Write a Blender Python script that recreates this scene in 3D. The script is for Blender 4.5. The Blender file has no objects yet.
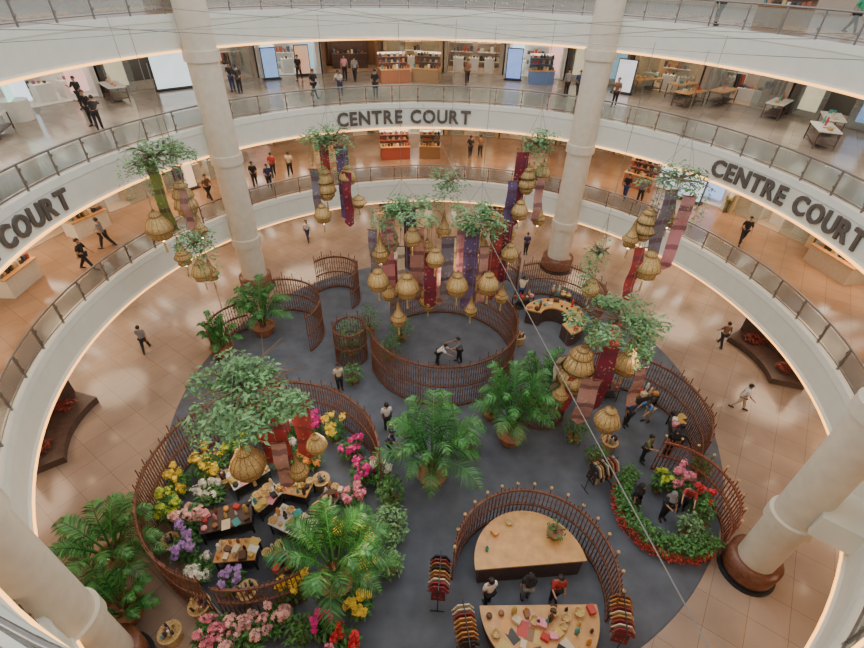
import bpy, math, random
from mathutils import Vector, Matrix
random.seed(7)
PI=math.pi
rad=math.radians
C=bpy.context.scene.collection
R=15.5
CX=-.3
# ------------------------------------------------------------ materials
def nmat(name):
    m=bpy.data.materials.new(name); m.use_nodes=True
    nt=m.node_tree; return m,nt,nt.nodes['Principled BSDF']
def simple(name,col,rough=.5,metal=0,var=.12,scale=6,bump=0,bscale=40,emit=None,es=0,objcol=False,island=False,ispec=None):
    m,nt,b=nmat(name)
    b.inputs['Roughness'].default_value=rough; b.inputs['Metallic'].default_value=metal
    tc=nt.nodes.new('ShaderNodeTexCoord')
    n=nt.nodes.new('ShaderNodeTexNoise'); n.inputs['Scale'].default_value=scale; n.inputs['Detail'].default_value=4
    nt.links.new(tc.outputs['Object'],n.inputs['Vector'])
    hs=nt.nodes.new('ShaderNodeMix'); hs.data_type='RGBA'; hs.blend_type='MULTIPLY'; hs.inputs[0].default_value=1
    mr=nt.nodes.new('ShaderNodeMapRange'); mr.inputs[3].default_value=1-var; mr.inputs[4].default_value=1+var
    mr.inputs[1].default_value=.3; mr.inputs[2].default_value=.7
    src=n.outputs[0]
    if island:
        g=nt.nodes.new('ShaderNodeNewGeometry'); src=g.outputs['Random Per Island']; mr.inputs[1].default_value=0; mr.inputs[2].default_value=1
    nt.links.new(src,mr.inputs[0])
    if objcol:
        oi=nt.nodes.new('ShaderNodeObjectInfo'); nt.links.new(oi.outputs['Color'],hs.inputs[6])
    else: hs.inputs[6].default_value=(*col,1)
    nt.links.new(mr.outputs[0],hs.inputs[7])
    nt.links.new(hs.outputs[2],b.inputs['Base Color'])
    if bump:
        n2=nt.nodes.new('ShaderNodeTexNoise'); n2.inputs['Scale'].default_value=bscale
        nt.links.new(tc.outputs['Object'],n2.inputs['Vector'])
        bp=nt.nodes.new('ShaderNodeBump'); bp.inputs['Strength'].default_value=bump; bp.inputs['Distance'].default_value=.02
        nt.links.new(n2.outputs[0],bp.inputs['Height']); nt.links.new(bp.outputs[0],b.inputs['Normal'])
    if es:
        if objcol: nt.links.new(oi.outputs['Color'],b.inputs['Emission Color'])
        else: b.inputs['Emission Color'].default_value=(*(emit or col),1)
        b.inputs['Emission Strength'].default_value=es
    return m
def tilemat(name,c1,c2,mortar,size,rough,polar=False):
    m,nt,b=nmat(name); b.inputs['Roughness'].default_value=rough
    tc=nt.nodes.new('ShaderNodeTexCoord'); br=nt.nodes.new('ShaderNodeTexBrick')
    br.offset=0; br.inputs['Scale'].default_value=1; br.inputs['Brick Width'].default_value=size; br.inputs['Row Height'].default_value=size
    br.inputs['Mortar Size'].default_value=.010; br.inputs['Color1'].default_value=(*c1,1); br.inputs['Color2'].default_value=(*c2,1); br.inputs['Mortar'].default_value=(*mortar,1)
    mp=nt.nodes.new('ShaderNodeMapping'); mp.inputs['Rotation'].default_value=(0,0,.6)
    nt.links.new(tc.outputs['Object'],mp.inputs[0]); nt.links.new(mp.outputs[0],br.inputs['Vector'])
    n=nt.nodes.new('ShaderNodeTexNoise'); n.inputs['Scale'].default_value=.35; n.inputs['Detail'].default_value=6
    nt.links.new(tc.outputs['Object'],n.inputs['Vector'])
    mr=nt.nodes.new('ShaderNodeMapRange'); mr.inputs[1].default_value=.35; mr.inputs[2].default_value=.65; mr.inputs[3].default_value=.78; mr.inputs[4].default_value=1.15
    nt.links.new(n.outputs[0],mr.inputs[0])
    mx=nt.nodes.new('ShaderNodeMix'); mx.data_type='RGBA'; mx.blend_type='MULTIPLY'; mx.inputs[0].default_value=1
    nt.links.new(br.outputs[0],mx.inputs[6]); nt.links.new(mr.outputs[0],mx.inputs[7]); nt.links.new(mx.outputs[2],b.inputs['Base Color'])
    return m
M={}
M['gfloor']=tilemat('ground_tile',(.39,.285,.215),(.345,.25,.19),(.22,.155,.115),1.2,.17)
M['dfloor']=tilemat('deck_tile',(.36,.215,.13),(.31,.185,.115),(.19,.115,.07),1.0,.13)
M['dfloor2']=tilemat('grey_tile',(.36,.31,.26),(.315,.275,.235),(.2,.17,.15),1.0,.12)
M['dfloor3']=tilemat('brown_tile',(.30,.17,.10),(.26,.15,.09),(.15,.09,.06),1.0,.35)
M['carpet']=simple('carpet_grey',(.115,.128,.155),.95,var=.2,scale=1.2,bump=.3,bscale=90)
M['fascia']=simple('fascia_paint',(.74,.76,.69),.5,var=.03,scale=2)
M['soffit']=simple('soffit_paint',(.50,.42,.33),.6,var=.04)
M['column']=simple('column_stone',(.68,.61,.50),.45,var=.06,scale=3)
M['colbase']=simple('column_wood',(.17,.06,.03),.35,var=.3,scale=8)
M['black']=simple('black_trim',(.02,.02,.022),.4)
M['steel']=simple('brushed_steel',(.28,.27,.26),.35,metal=.8,var=.08)
M['led']=simple('gold_led',(1,.55,.2),.5,emit=(1,.45,.10),es=3.2,scale=60,var=.5)
M['letter']=simple('letter_metal',(.14,.125,.115),.4,metal=.4)
M['rattan']=simple('dark_rattan',(.17,.07,.042),.6,var=.35,scale=9,bump=.3)
M['rattan2']=simple('red_rattan',(.25,.08,.045),.6,var=.3,scale=9)
M['cane']=simple('lantern_cane',(.66,.46,.20),.38,metal=.35,var=.4,scale=26,bump=.9,bscale=60)
M['cane2']=simple('lantern_rim',(.34,.20,.07),.45,metal=.3,var=.3,scale=26)
M['bulb']=simple('warm_bulb',(1,.7,.35),.5,emit=(1,.62,.25),es=16)
M['leaf']=simple('leaf_green',(.055,.18,.035),.45,island=True,var=.65)
M['leaf2']=simple('leaf_pale',(.14,.29,.11),.5,island=True,var=.6)
M['palm']=simple('palm_green',(.05,.19,.04),.38,island=True,var=.65)
M['bark']=simple('bark',(.16,.10,.06),.8,var=.3,bump=.5)
M['pot']=simple('pot_clay',(.30,.12,.06),.6,var=.25,scale=5)
M['wood']=simple('counter_wood',(.62,.33,.115),.4,var=.16,scale=3)
M['wooddk']=simple('dark_wood',(.085,.05,.04),.4,var=.25,scale=4)
M['cloth']=simple('cloth',(1,1,1),.8,objcol=True,var=.15,scale=12,bump=.2)
M['paint']=simple('painted',(1,1,1),.4,objcol=True,var=.06,scale=8)
M['petal']=simple('petal',(1,1,1),.5,objcol=True,island=True,var=.4)
M['skin']=simple('skin',(.45,.25,.16),.5,var=.05)
M['hair']=simple('hair',(.015,.012,.01),.45,var=.3,scale=40)
M['white']=simple('white_paint',(.74,.73,.70),.5,var=.03)
M['glow']=simple('light_panel',(1,1,1),.5,objcol=True,es=1.3,var=.35,scale=1.3)
M['ceilglow']=simple('shop_ceiling_light',(1,.93,.82),.5,emit=(1,.88,.70),es=7,var=.02)
M['downl']=simple('downlight',(1,.8,.5),.5,emit=(1,.75,.45),es=20)
m,nt,b=nmat('merchandise_mix'); g=nt.nodes.new('ShaderNodeNewGeometry'); cr=nt.nodes.new('ShaderNodeValToRGB'); cr.color_ramp.interpolation='CONSTANT'
cols=[(.6,.56,.48),(.35,.08,.05),(.55,.4,.2),(.06,.08,.12),(.4,.22,.12),(.12,.22,.26),(.7,.66,.6),(.28,.12,.16),(.04,.04,.04)]
e=cr.color_ramp.elements
while len(e)<len(cols): e.new(.5)
for i,c in enumerate(cols): e[i].position=i/len(cols); e[i].color=(*c,1)
nt.links.new(g.outputs['Random Per Island'],cr.inputs[0]); nt.links.new(cr.outputs[0],b.inputs['Base Color']); M['merch']=m
m,nt,b=nmat('rail_glass'); nt.nodes.remove(b); out=nt.nodes['Material Output']
tr=nt.nodes.new('ShaderNodeBsdfTransparent'); tr.inputs[0].default_value=(.82,.87,.86,1); gl=nt.nodes.new('ShaderNodeBsdfGlossy'); gl.inputs['Roughness'].default_value=.05
df=nt.nodes.new('ShaderNodeBsdfDiffuse'); df.inputs[0].default_value=(.5,.52,.52,1)
mx=nt.nodes.new('ShaderNodeMixShader'); mx.inputs[0].default_value=.10; mx2=nt.nodes.new('ShaderNodeMixShader'); mx2.inputs[0].default_value=.15
nt.links.new(tr.outputs[0],mx.inputs[1]); nt.links.new(gl.outputs[0],mx.inputs[2]); nt.links.new(mx.outputs[0],mx2.inputs[1]); nt.links.new(df.outputs[0],mx2.inputs[2]); nt.links.new(mx2.outputs[0],out.inputs[0]); M['glass']=m
m,nt,b=nmat('batik_cloth'); b.inputs['Roughness'].default_value=.85
tc=nt.nodes.new('ShaderNodeTexCoord'); oi=nt.nodes.new('ShaderNodeObjectInfo')
vo=nt.nodes.new('ShaderNodeTexVoronoi'); vo.inputs['Scale'].default_value=5
wv=nt.nodes.new('ShaderNodeTexWave'); wv.bands_direction='Z'; wv.inputs['Scale'].default_value=.35; wv.inputs['Distortion'].default_value=1.5
nt.links.new(tc.outputs['Object'],vo.inputs['Vector']); nt.links.new(tc.outputs['Object'],wv.inputs['Vector'])
r1=nt.nodes.new('ShaderNodeValToRGB'); r1.color_ramp.elements[0].position=.14; r1.color_ramp.elements[1].position=.24; r1.color_ramp.elements[0].color=(.75,.75,.75,1); r1.color_ramp.elements[1].color=(0,0,0,1)
nt.links.new(vo.outputs['Distance'],r1.inputs[0])
a=nt.nodes.new('ShaderNodeMix'); a.data_type='RGBA'; nt.links.new(r1.outputs[0],a.inputs[0]); nt.links.new(oi.outputs['Color'],a.inputs[6]); a.inputs[7].default_value=(.6,.42,.28,1)
r2=nt.nodes.new('ShaderNodeValToRGB'); r2.color_ramp.elements[0].position=.80; r2.color_ramp.elements[1].position=.9; r2.color_ramp.elements[1].color=(.6,.6,.6,1); nt.links.new(wv.outputs[0],r2.inputs[0])
a2=nt.nodes.new('ShaderNodeMix'); a2.data_type='RGBA'; nt.links.new(r2.outputs[0],a2.inputs[0]); nt.links.new(a.outputs[2],a2.inputs[6]); a2.inputs[7].default_value=(.10,.03,.05,1)
nt.links.new(a2.outputs[2],b.inputs['Base Color']); M['batik']=m

# ------------------------------------------------------------ mesh builder
class MB:
    def __init__(s): s.v=[];s.f=[];s.m=[]
    def add(s,vs,fs,mi=0):
        o=len(s.v); s.v+= [tuple(v) for v in vs]; s.f+=[tuple(i+o for i in f) for f in fs]; s.m+=[mi]*len(fs)
    def box(s,c,d,mi=0,rz=0):
        x,y,z=c;a,b_,h=d[0]/2,d[1]/2,d[2]/2; cs,sn=math.cos(rz),math.sin(rz)
        vs=[(x+i*a*cs-j*b_*sn,y+i*a*sn+j*b_*cs,z+k*h) for i in(-1,1) for j in(-1,1) for k in(-1,1)]
        s.add(vs,[(0,1,3,2),(4,6,7,5),(0,4,5,1),(2,3,7,6),(0,2,6,4),(1,5,7,3)],mi)
    def tube(s,pts,rs,n=8,mi=0,cap=True):
        pts=[Vector(p) for p in pts]
        if not isinstance(rs,(list,tuple)): rs=[rs]*len(pts)
        vs=[];fs=[]
        for i,p in enumerate(pts):
            d=(pts[min(i+1,len(pts)-1)]-pts[max(i-1,0)]).normalized()
            u=d.cross(Vector((0,0,1)) if abs(d.z)<.9 else Vector((1,0,0))).normalized(); w=d.cross(u)
            for k in range(n):
                t=2*PI*k/n; vs.append(p+(u*math.cos(t)+w*math.sin(t))*rs[i])
        for i in range(len(pts)-1):
            for k in range(n):
                fs.append((i*n+k,i*n+(k+1)%n,(i+1)*n+(k+1)%n,(i+1)*n+k))
        if cap: fs.append(tuple(range(n))[::-1]); fs.append(tuple((len(pts)-1)*n+k for k in range(n)))
        s.add(vs,fs,mi)
    def lathe(s,prof,n=24,c=(0,0,0),mi=0):
        vs=[(c[0]+r*math.sin(2*PI*k/n),c[1]+r*math.cos(2*PI*k/n),c[2]+z) for r,z in prof for k in range(n)]
        fs=[(i*n+k,i*n+(k+1)%n,(i+1)*n+(k+1)%n,(i+1)*n+k) for i in range(len(prof)-1) for k in range(n)]
        s.add(vs,fs,mi)
    def sweep(s,prof,a0,a1,n,closed=True,c=(0,0),mi=0,cap=True):
        m_=len(prof); full=abs(a1-a0)>=359.9
        cnt=n if full else n+1
        vs=[]
        for i in range(cnt):
            a=rad(a0+(a1-a0)*i/n)
            for r,z in prof: vs.append((c[0]+r*math.sin(a),c[1]+r*math.cos(a),z))
        fs=[]
        for i in range(n):
            j=(i+1)%cnt
            for k in range(m_ if closed else m_-1):
                l=(k+1)%m_; fs.append((i*m_+k,j*m_+k,j*m_+l,i*m_+l))
        if closed and cap and not full:
            fs.append(tuple(range(m_))); fs.append(tuple((cnt-1)*m_+k for k in range(m_))[::-1])
        s.add(vs,fs,mi)
    def mesh(s,name,mats,smooth=False):
        me=bpy.data.meshes.new(name); me.from_pydata(s.v,[],s.f)
        for q in (mats if isinstance(mats,(list,tuple)) else [mats]): me.materials.append(q)
        if any(s.m): me.polygons.foreach_set('material_index',s.m)
        if smooth: me.polygons.foreach_set('use_smooth',[True]*len(s.f))
        me.update(); return me
def ob(name,me,parent=None,loc=(0,0,0),rz=0,color=None,scale=1,rot=None):
    o=bpy.data.objects.new(name,me); C.objects.link(o); o.location=loc
    o.rotation_euler=rot if rot else (0,0,rz)
    o.scale=(scale,)*3 if not isinstance(scale,(tuple,list)) else scale
    if color: o.color=(*color,1)
    if parent: o.parent=parent
    return o
def tag(o,label,cat,group=None,kind=None):
    o['label']=label;o['category']=cat
    if group:o['group']=group
    if kind:o['kind']=kind
    return o
def thing(name,label,cat,loc=(0,0,0),rz=0,group=None,scale=1):
    o=ob(name,None,None,loc,rz,scale=scale); o.empty_display_size=.2
    return tag(o,label,cat,group)
def struct(name,me,**k):
    o=ob(name,me,loc=(CX,0,0),**k); o['kind']='structure'; return o
def P(a,r): return (r*math.sin(rad(a)),r*math.cos(rad(a)))
def rnd(a,b): return random.uniform(a,b)

# ------------------------------------------------------------ camera
H=17.321;th=.655;roll=.026
F=Vector((0,math.cos(th),-math.sin(th)));U=Vector((0,math.sin(th),math.cos(th)));X=Vector((1,0,0))
rt=X*math.cos(roll)+U*math.sin(roll); up=-X*math.sin(roll)+U*math.cos(roll)
cam=bpy.data.cameras.new('camera'); cam.lens=472.34/864*36; cam.clip_end=300
co=bpy.data.objects.new('camera',cam); C.objects.link(co); bpy.context.scene.camera=co
co.matrix_world=Matrix((( rt.x,up.x,-F.x,-.665),(rt.y,up.y,-F.y,-16.902),(rt.z,up.z,-F.z,H),(0,0,0,1)))

# ------------------------------------------------------------ shell
b_=MB(); b_.lathe([(0,0),(40,0)],96); struct('floor',b_.mesh('ground_floor',M['gfloor']))
cp=MB(); cp.lathe([(0,.03),(12.9,.03),(12.95,0)],128)
tag(ob('carpet',cp.mesh('carpet',M['carpet']),loc=(0,.2,.0)),'round dark blue grey event carpet on beige tiles','carpet')
fh=1.35
OUT=35
for k,z in enumerate((5,10,15)):
    a0,a1=(-180,180) if k<2 else (-128,128)
    n=144
    d=MB(); d.sweep([(R+.3,z),(OUT,z)],a0,a1,n,closed=False); struct('floor',d.mesh('deck_floor',M[('dfloor','dfloor2','dfloor3')[k]]))
    d=MB(); d.sweep([(R+.3,z+.0),(R+.3,z+.14),(R,z+.14),(R-.03,z-.1),(R-.03,z-.14),(R,z-.18),(R,z-fh+.16),(R-.05,z-fh+.12),(R-.05,z-fh),(R+.5,z-fh),(R+.5,z-.05)],a0,a1,n,closed=True)
    struct('trim_%d'%(k+1),d.mesh('deck_fascia',M['fascia']))
    d=MB(); d.sweep([(R+.5,z-fh+.02),(OUT,z-fh+.02)],a0,a1,n,closed=False); struct('ceiling',d.mesh('soffit',M['soffit']))
    lw=.055 if k else .01
    d=MB(); d.sweep([(R-.11,z-fh-.03),(R+.02,z-fh-.03),(R+.02,z-fh+lw),(R-.11,z-fh+lw)],a0,a1,n); struct('trim_%d'%(k+11),d.mesh('led_strip',M['led']))
    rl=thing('balcony_railing','curved glass balcony railing with grey steel posts and handrail','railing',(CX,0,0))
    t=MB(); prof=[(R+.16+.045*math.cos(q*PI/3),z+1.15+.045*math.sin(q*PI/3)) for q in range(6)]; t.sweep(prof,a0,a1,n)
    ob('handrail',t.mesh('handrail',M['steel'],True),rl)
    t=MB(); t.sweep([(R+.13,z+.26),(R+.19,z+.26),(R+.19,z+.30),(R+.13,z+.30)],a0,a1,n); ob('lower_rail',t.mesh('lower_rail',M['steel']),rl)
    st=6; cnt=int((a1-a0)/st)
    pm=MB(); pm.box((0,R+.16,.64),(.05,.08,1.02)); pm.box((0,R+.11,.5),(.12,.03,.10)); pm.box((0,R+.11,.95),(.12,.03,.1)); pmm=pm.mesh('post',M['steel'])
    gm=MB(); gm.sweep([(R+.15,.34),(R+.17,.34),(R+.17,1.04),(R+.15,1.04)],.3,st-.3,3); gmm=gm.mesh('glass_panel',M['glass'])
    for i in range(cnt):
        a=a0+i*st
        ob('post',pmm,rl,(0,0,z),-rad(a)); ob('glass_panel',gmm,rl,(0,0,z),-rad(a))
d=MB(); d.sweep([(OUT-.2,0),(OUT-.2,16)],-180,180,96,closed=False); struct('wall_outer',d.mesh('outer_wall',M['soffit']))

colpos=[(-12.25,9.2,.76,.85),(8.15,12.75,.76,.9),(10.95,-8.55,.60,.72),(-9.9,-12.0,.66,.75)]
for (x,y,cr_,bs) in colpos:
    c=thing('column','tall cream round atrium column with brown wrapped base','column',(x,y,0))
    cm=MB(); cm.lathe([(cr_,0),(cr_,24)],40); ob('shaft',cm.mesh('shaft',M['column'],True),c)
    cm=MB(); cm.lathe([(.0,.0),(1.3*bs,.0),(1.3*bs,.1),(1.16*bs,.1),(1.16*bs,.22)],40); ob('base',cm.mesh('base',M['black']),c)
    cm=MB(); cm.lathe([(1.16*bs,.22),(1.18*bs,.95),(cr_,.97)],40); ob('base_wrap',cm.mesh('wrap',M['colbase'],True),c)
    cm=MB(); cm.lathe([(cr_,0),(cr_+.1,.02),(cr_+.1,.5),(cr_,.52)],40); colc=cm.mesh('collar',M['column'])
    ang=math.atan2(x-CX,y)
    for z in (3.2,8.2,13.2): ob('collar',colc,c,(0,0,z))
    dd=max(.3,R+.1-math.hypot(x-CX,y))
    bm_=MB(); bm_.box((0,dd/2+.45,0),(1.5,dd+.3,.9)); bme=bm_.mesh('bracket',M['fascia'])
    for z in (4.4,9.4,14.4): ob('bracket',bme,c,(0,0,z),-ang)

def letters(a_start):
    s=thing('sign_lettering','dark grey metal letters reading CENTRE COURT on white fascia','sign',(CX,0,0))
    a=a_start
    for ch in 'CENTRE COURT':
        if ch==' ': a+=1.5; continue
        cu=bpy.data.curves.new('letter','FONT'); cu.body=ch; cu.size=1.12; cu.extrude=.05; cu.offset=.032; cu.align_x='LEFT'; cu.resolution_u=3
        t=bpy.data.objects.new('t',cu); C.objects.link(t); bpy.context.view_layer.update()
        me=bpy.data.meshes.new_from_object(t.evaluated_get(bpy.context.evaluated_depsgraph_get())); bpy.data.objects.remove(t)
        xs=[v.co.x for v in me.vertices]; w=max(xs)-min(xs); cx=(max(xs)+min(xs))/2
        me.transform(Matrix.Translation((-cx,0,0))); me.transform(Matrix.Rotation(PI/2,4,'X')); me.transform(Matrix.Diagonal((.92,1,1,1)))
        me.materials.clear(); me.materials.append(M['letter'])
        wd=math.degrees(w*.92/R); a+=wd/2
        o=ob('letter',me,s,(*P(a,R-.06),8.98),-rad(a)); a+=wd/2+.42
    return s
for a in (-25.2,62.2,-116.8): letters(a)

# ------------------------------------------------------------ lights
w=bpy.data.worlds.new('w'); bpy.context.scene.world=w; w.use_nodes=True
bg=w.node_tree.nodes['Background']; bg.inputs[0].default_value=(.95,.96,.97,1); bg.inputs[1].default_value=1.15
def area(x,y,z,size,power,col,name='ceiling_light',shape='DISK',rot=None):
    l=bpy.data.lights.new(name,'AREA'); l.shape=shape; l.size=size; l.energy=power; l.color=col
    o=bpy.data.objects.new(name,l); C.objects.link(o); o.location=(x,y,z)
    if rot: o.rotation_euler=rot
    return o
for k,z in enumerate((3.6,8.6,13.6)):
    for i in range(14):
        a=-150+i*(300/13)
        colr=(1,.74,.50) if k==0 else (1,.70,.43) if k==1 else (1,.88,.74)
        area(*P(a,20),z,3.4,(190,230,240)[k],colr)
area(0,2,24,14,1300,(1,.98,.95),'skylight')
for k,z in enumerate((3.64,8.64,13.64)):
    d=MB()
    for r_ in (17.5,21,24.5):
        for i in range(40):
            x,y=P(i*9+r_*3,r_); d.lathe([(0,z-.01),(.11,z-.01),(.13,z+.02)],8,(x,y,0))
    struct('trim_%d'%(k+21),d.mesh('downlights',M['downl']))

# ------------------------------------------------------------ people
def skinmesh(nodes,edges,name,mat,sub=1):
    keys=list(nodes); me=bpy.data.meshes.new(name); me.from_pydata([nodes[k][0] for k in keys],[(keys.index(a),keys.index(b)) for a,b in edges],[])
    o=bpy.data.objects.new(name,me); C.objects.link(o)
    md=o.modifiers.new('s','SKIN')
    sv=me.skin_vertices[0].data
    for i,k in enumerate(keys):
        r_=nodes[k][1]; sv[i].radius=(r_,r_) if not isinstance(r_,tuple) else r_
        sv[i].use_root=(i==0)
    md.use_smooth_shade=True
    s=o.modifiers.new('u','SUBSURF'); s.levels=sub; s.render_levels=sub
    bpy.context.view_layer.update(); dg=bpy.context.evaluated_depsgraph_get()
    m2=bpy.data.meshes.new_from_object(o.evaluated_get(dg)); bpy.data.objects.remove(o)
    m2.materials.clear(); m2.materials.append(mat); m2.name=name
    m2.polygons.foreach_set('use_smooth',[True]*len(m2.polygons))
    return m2
POSES={'walk':((25,5),(-22,12),(-22,12),(24,18),3),
 'walk2':((-20,14),(22,6),(28,25),(-18,10),4),
 'stand':((3,0),(-3,2),(4,8),(-2,10),0),
 'phone':((3,0),(-3,2),(35,85),(10,15),2),
 'bend':((8,8),(-6,4),(60,15),(50,25),38),
 'reach':((6,2),(-6,4),(70,10),(45,40),12)}
def make_pose(nm):
    L,Rg,aL,aR,lean=POSES[nm]
    n={};e=[]
    lr=rad(lean)
    def tor(x,y,z):
        dz=z-.93; return (x,y*math.cos(lr)-dz*math.sin(lr),.93+dz*math.cos(lr)+y*math.sin(lr)*-1)
    n['pel']=((0,0,.93),(.15,.11)); n['sp']=(tor(0,0,1.12),(.125,.095)); n['ch']=(tor(0,0,1.32),(.155,.11)); n['nk']=(tor(0,.01,1.46),.055)
    n['jaw']=(tor(0,-.02,1.545),.07); n['hd']=(tor(0,-.005,1.62),(.082,.10)); n['tp']=(tor(0,.005,1.685),.065); n['nose']=(tor(0,-.125,1.60),.016)
    e+= [('pel','sp'),('sp','ch'),('ch','nk'),('nk','jaw'),('jaw','hd'),('hd','tp'),('hd','nose')]
    for sd,lg in ((-1,L),(1,Rg)):
        s=str(sd); t=rad(lg[0]);k=rad(lg[0]-lg[1])
        hip=Vector((sd*.09,0,.88)); kn=hip+Vector((0,-math.sin(t)*.42,-math.cos(t)*.42)); an=kn+Vector((0,-math.sin(k)*.40,-math.cos(k)*.40)); toe=an+Vector((sd*.02,-.15,-.045))
        n['hip'+s]=(hip,.095);n['kn'+s]=(kn,.062);n['an'+s]=(an,.042);n['toe'+s]=(toe,.035)
        e+=[('pel','hip'+s),('hip'+s,'kn'+s),('kn'+s,'an'+s),('an'+s,'toe'+s)]
    for sd,ar in ((-1,aL),(1,aR)):
        s=str(sd); t=rad(ar[0]);k=rad(ar[0]+ar[1])
        sh=Vector(tor(sd*.175,0,1.395)); el=sh+Vector((sd*.05,-math.sin(t)*.28,-math.cos(t)*.28)); wr=el+Vector((0,-math.sin(k)*.25,-math.cos(k)*.25))
        fd=Vector((0,-math.sin(k),-math.cos(k))); pm=wr+fd*.07; side=Vector((0,math.cos(k),-math.sin(k)))
        n['sh'+s]=(sh,.062);n['el'+s]=(el,.042);n['wr'+s]=(wr,.027);n['pm'+s]=(pm,(.036,.022))
        e+=[('ch','sh'+s),('sh'+s,'el'+s),('el'+s,'wr'+s),('wr'+s,'pm'+s)]
        for q,(off,ln) in enumerate(((-.03,.065),(-.01,.08),(.01,.075),(.03,.06))):
            p1=pm+side*off*1.0+fd*.03; p2=p1+fd*ln*.6+Vector((-sd*.01,0,0)); p3=p2+fd*ln*.4+Vector((-sd*.025,0,0))
            n['f%d1%s'%(q,s)]=(p2,.009);n['f%d2%s'%(q,s)]=(p3,.008); e+=[('pm'+s,'f%d1%s'%(q,s)),('f%d1%s'%(q,s),'f%d2%s'%(q,s))]
        n['th'+s]=(wr+fd*.05-side*.05,.011); e.append(('wr'+s,'th'+s))
    zmin=min(n['toe-1'][0][2],n['toe1'][0][2])-.035
    for k in n: p=n[k][0]; n[k]=((p[0],p[1],p[2]-zmin),n[k][1])
    body=skinmesh(n,e,'body_'+nm,M['skin'])
    def sub(keys,extra,name):
        nn={k:(n[k][0],(tuple(r+extra for r in n[k][1]) if isinstance(n[k][1],tuple) else n[k][1]+extra)) for k in keys}
        ee=[x for x in e if x[0] in nn and x[1] in nn]; return skinmesh(nn,ee,name,M['cloth'])
    shirt=sub(['sp','pel','ch','sh-1','sh1','el-1','el1'],.022,'shirt_'+nm)
    tr=sub(['pel','hip-1','hip1','kn-1','kn1','an-1','an1'],.02,'trousers_'+nm)
    hb=MB(); hp=Vector(n['hd'][0]); vs=[];fs=[];nn_=12
    for i in range(7):
        ph=PI*i/6*.62
        for k in range(nn_):
            t=2*PI*k/nn_; y=math.sin(ph)*math.sin(t)*.125; x=math.sin(ph)*math.cos(t)*.105; zz=math.cos(ph)*.12
            if y<-.03: zz=max(zz,.035)
            vs.append(hp+Vector((x,y+.015,zz+.01)))
    for i in range(6):
        for k in range(nn_): fs.append((i*nn_+k,i*nn_+(k+1)%nn_,(i+1)*nn_+(k+1)%nn_,(i+1)*nn_+k))
    hb.add(vs,fs); hair=hb.mesh('hair',M['hair'],True)
    sc=MB(); sc.lathe([(.01,.13),(.08,.11),(.115,.03),(.12,-.06),(.13,-.14),(.2,-.25),(.21,-.30)],14,tuple(hp+Vector((0,.03,0)))); scarf=sc.mesh('headscarf',M['cloth'],True)
    shoes=[]
    for s in('-1','1'):
        an=Vector(n['an'+s][0]);to=Vector(n['toe'+s][0]); q=MB(); q.tube([an+Vector((0,.06,-.03)),an+Vector((0,.0,-.02)),(an+to)/2+Vector((0,0,-.005)),to+Vector((0,-.05,0))],[.035,.055,.05,.03],8); shoes.append(q.mesh('shoe',M['black'],True))
    sk=MB(); pz=n['pel'][0][2]; sk.lathe([(.17,pz+.1),(.19,pz-.05),(.24,pz-.45),(.28,.08)],16); dress=sk.mesh('skirt',M['cloth'],True)
    ey=MB()
    for sx in(-1,1): ey.lathe([(0,.012),(.012,0),(0,-.012)],6,tuple(hp+Vector((sx*.035,-.098,.0))))
    eyes=ey.mesh('eyes',M['black'])
    return dict(body=body,shirt=shirt,trousers=tr,hair=hair,scarf=scarf,shoes=shoes,dress=dress,eyes=eyes)
PM={k:make_pose(k) for k in POSES}
CN={'black':(.02,.02,.025),'white':(.75,.74,.72),'cream':(.65,.55,.4),'navy':(.03,.05,.14),'red':(.4,.04,.04),'grey':(.22,.22,.23),'blue':(.08,.2,.45),'brown':(.2,.1,.06),'pink':(.7,.3,.35),'olive':(.14,.16,.07),'beige':(.5,.4,.28),'green':(.05,.4,.2)}
def person(x,y,z,face,pose='walk',top='black',bot='black',scarf=None,skirt=False,on='tiled floor',h=1.0):
    pn={'walk':'walking','walk2':'striding','stand':'standing','phone':'using phone','bend':'bending','reach':'reaching'}[pose]
    bt='long skirt' if skirt else 'trousers'
    lab='person in %s headscarf, %s top and %s %s, %s'%(scarf,top,bot,bt,pn) if scarf else 'person in %s top and %s %s %s on %s'%(top,bot,bt,pn,on)
    p=thing('person',lab,'person',(x,y,z),rad(face),scale=h)
    m=PM[pose]
    ob('body',m['body'],p);ob('shirt',m['shirt'],p,color=CN[top])
    if skirt: ob('skirt',m['dress'],p,color=CN[bot])
    else: ob('trousers',m['trousers'],p,color=CN[bot])
    if scarf: ob('headscarf',m['scarf'],p,color=CN[scarf])
    else: ob('hair',m['hair'],p)
    ob('eyes',m['eyes'],p)
    for s in m['shoes']: ob('shoe',s,p)
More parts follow.
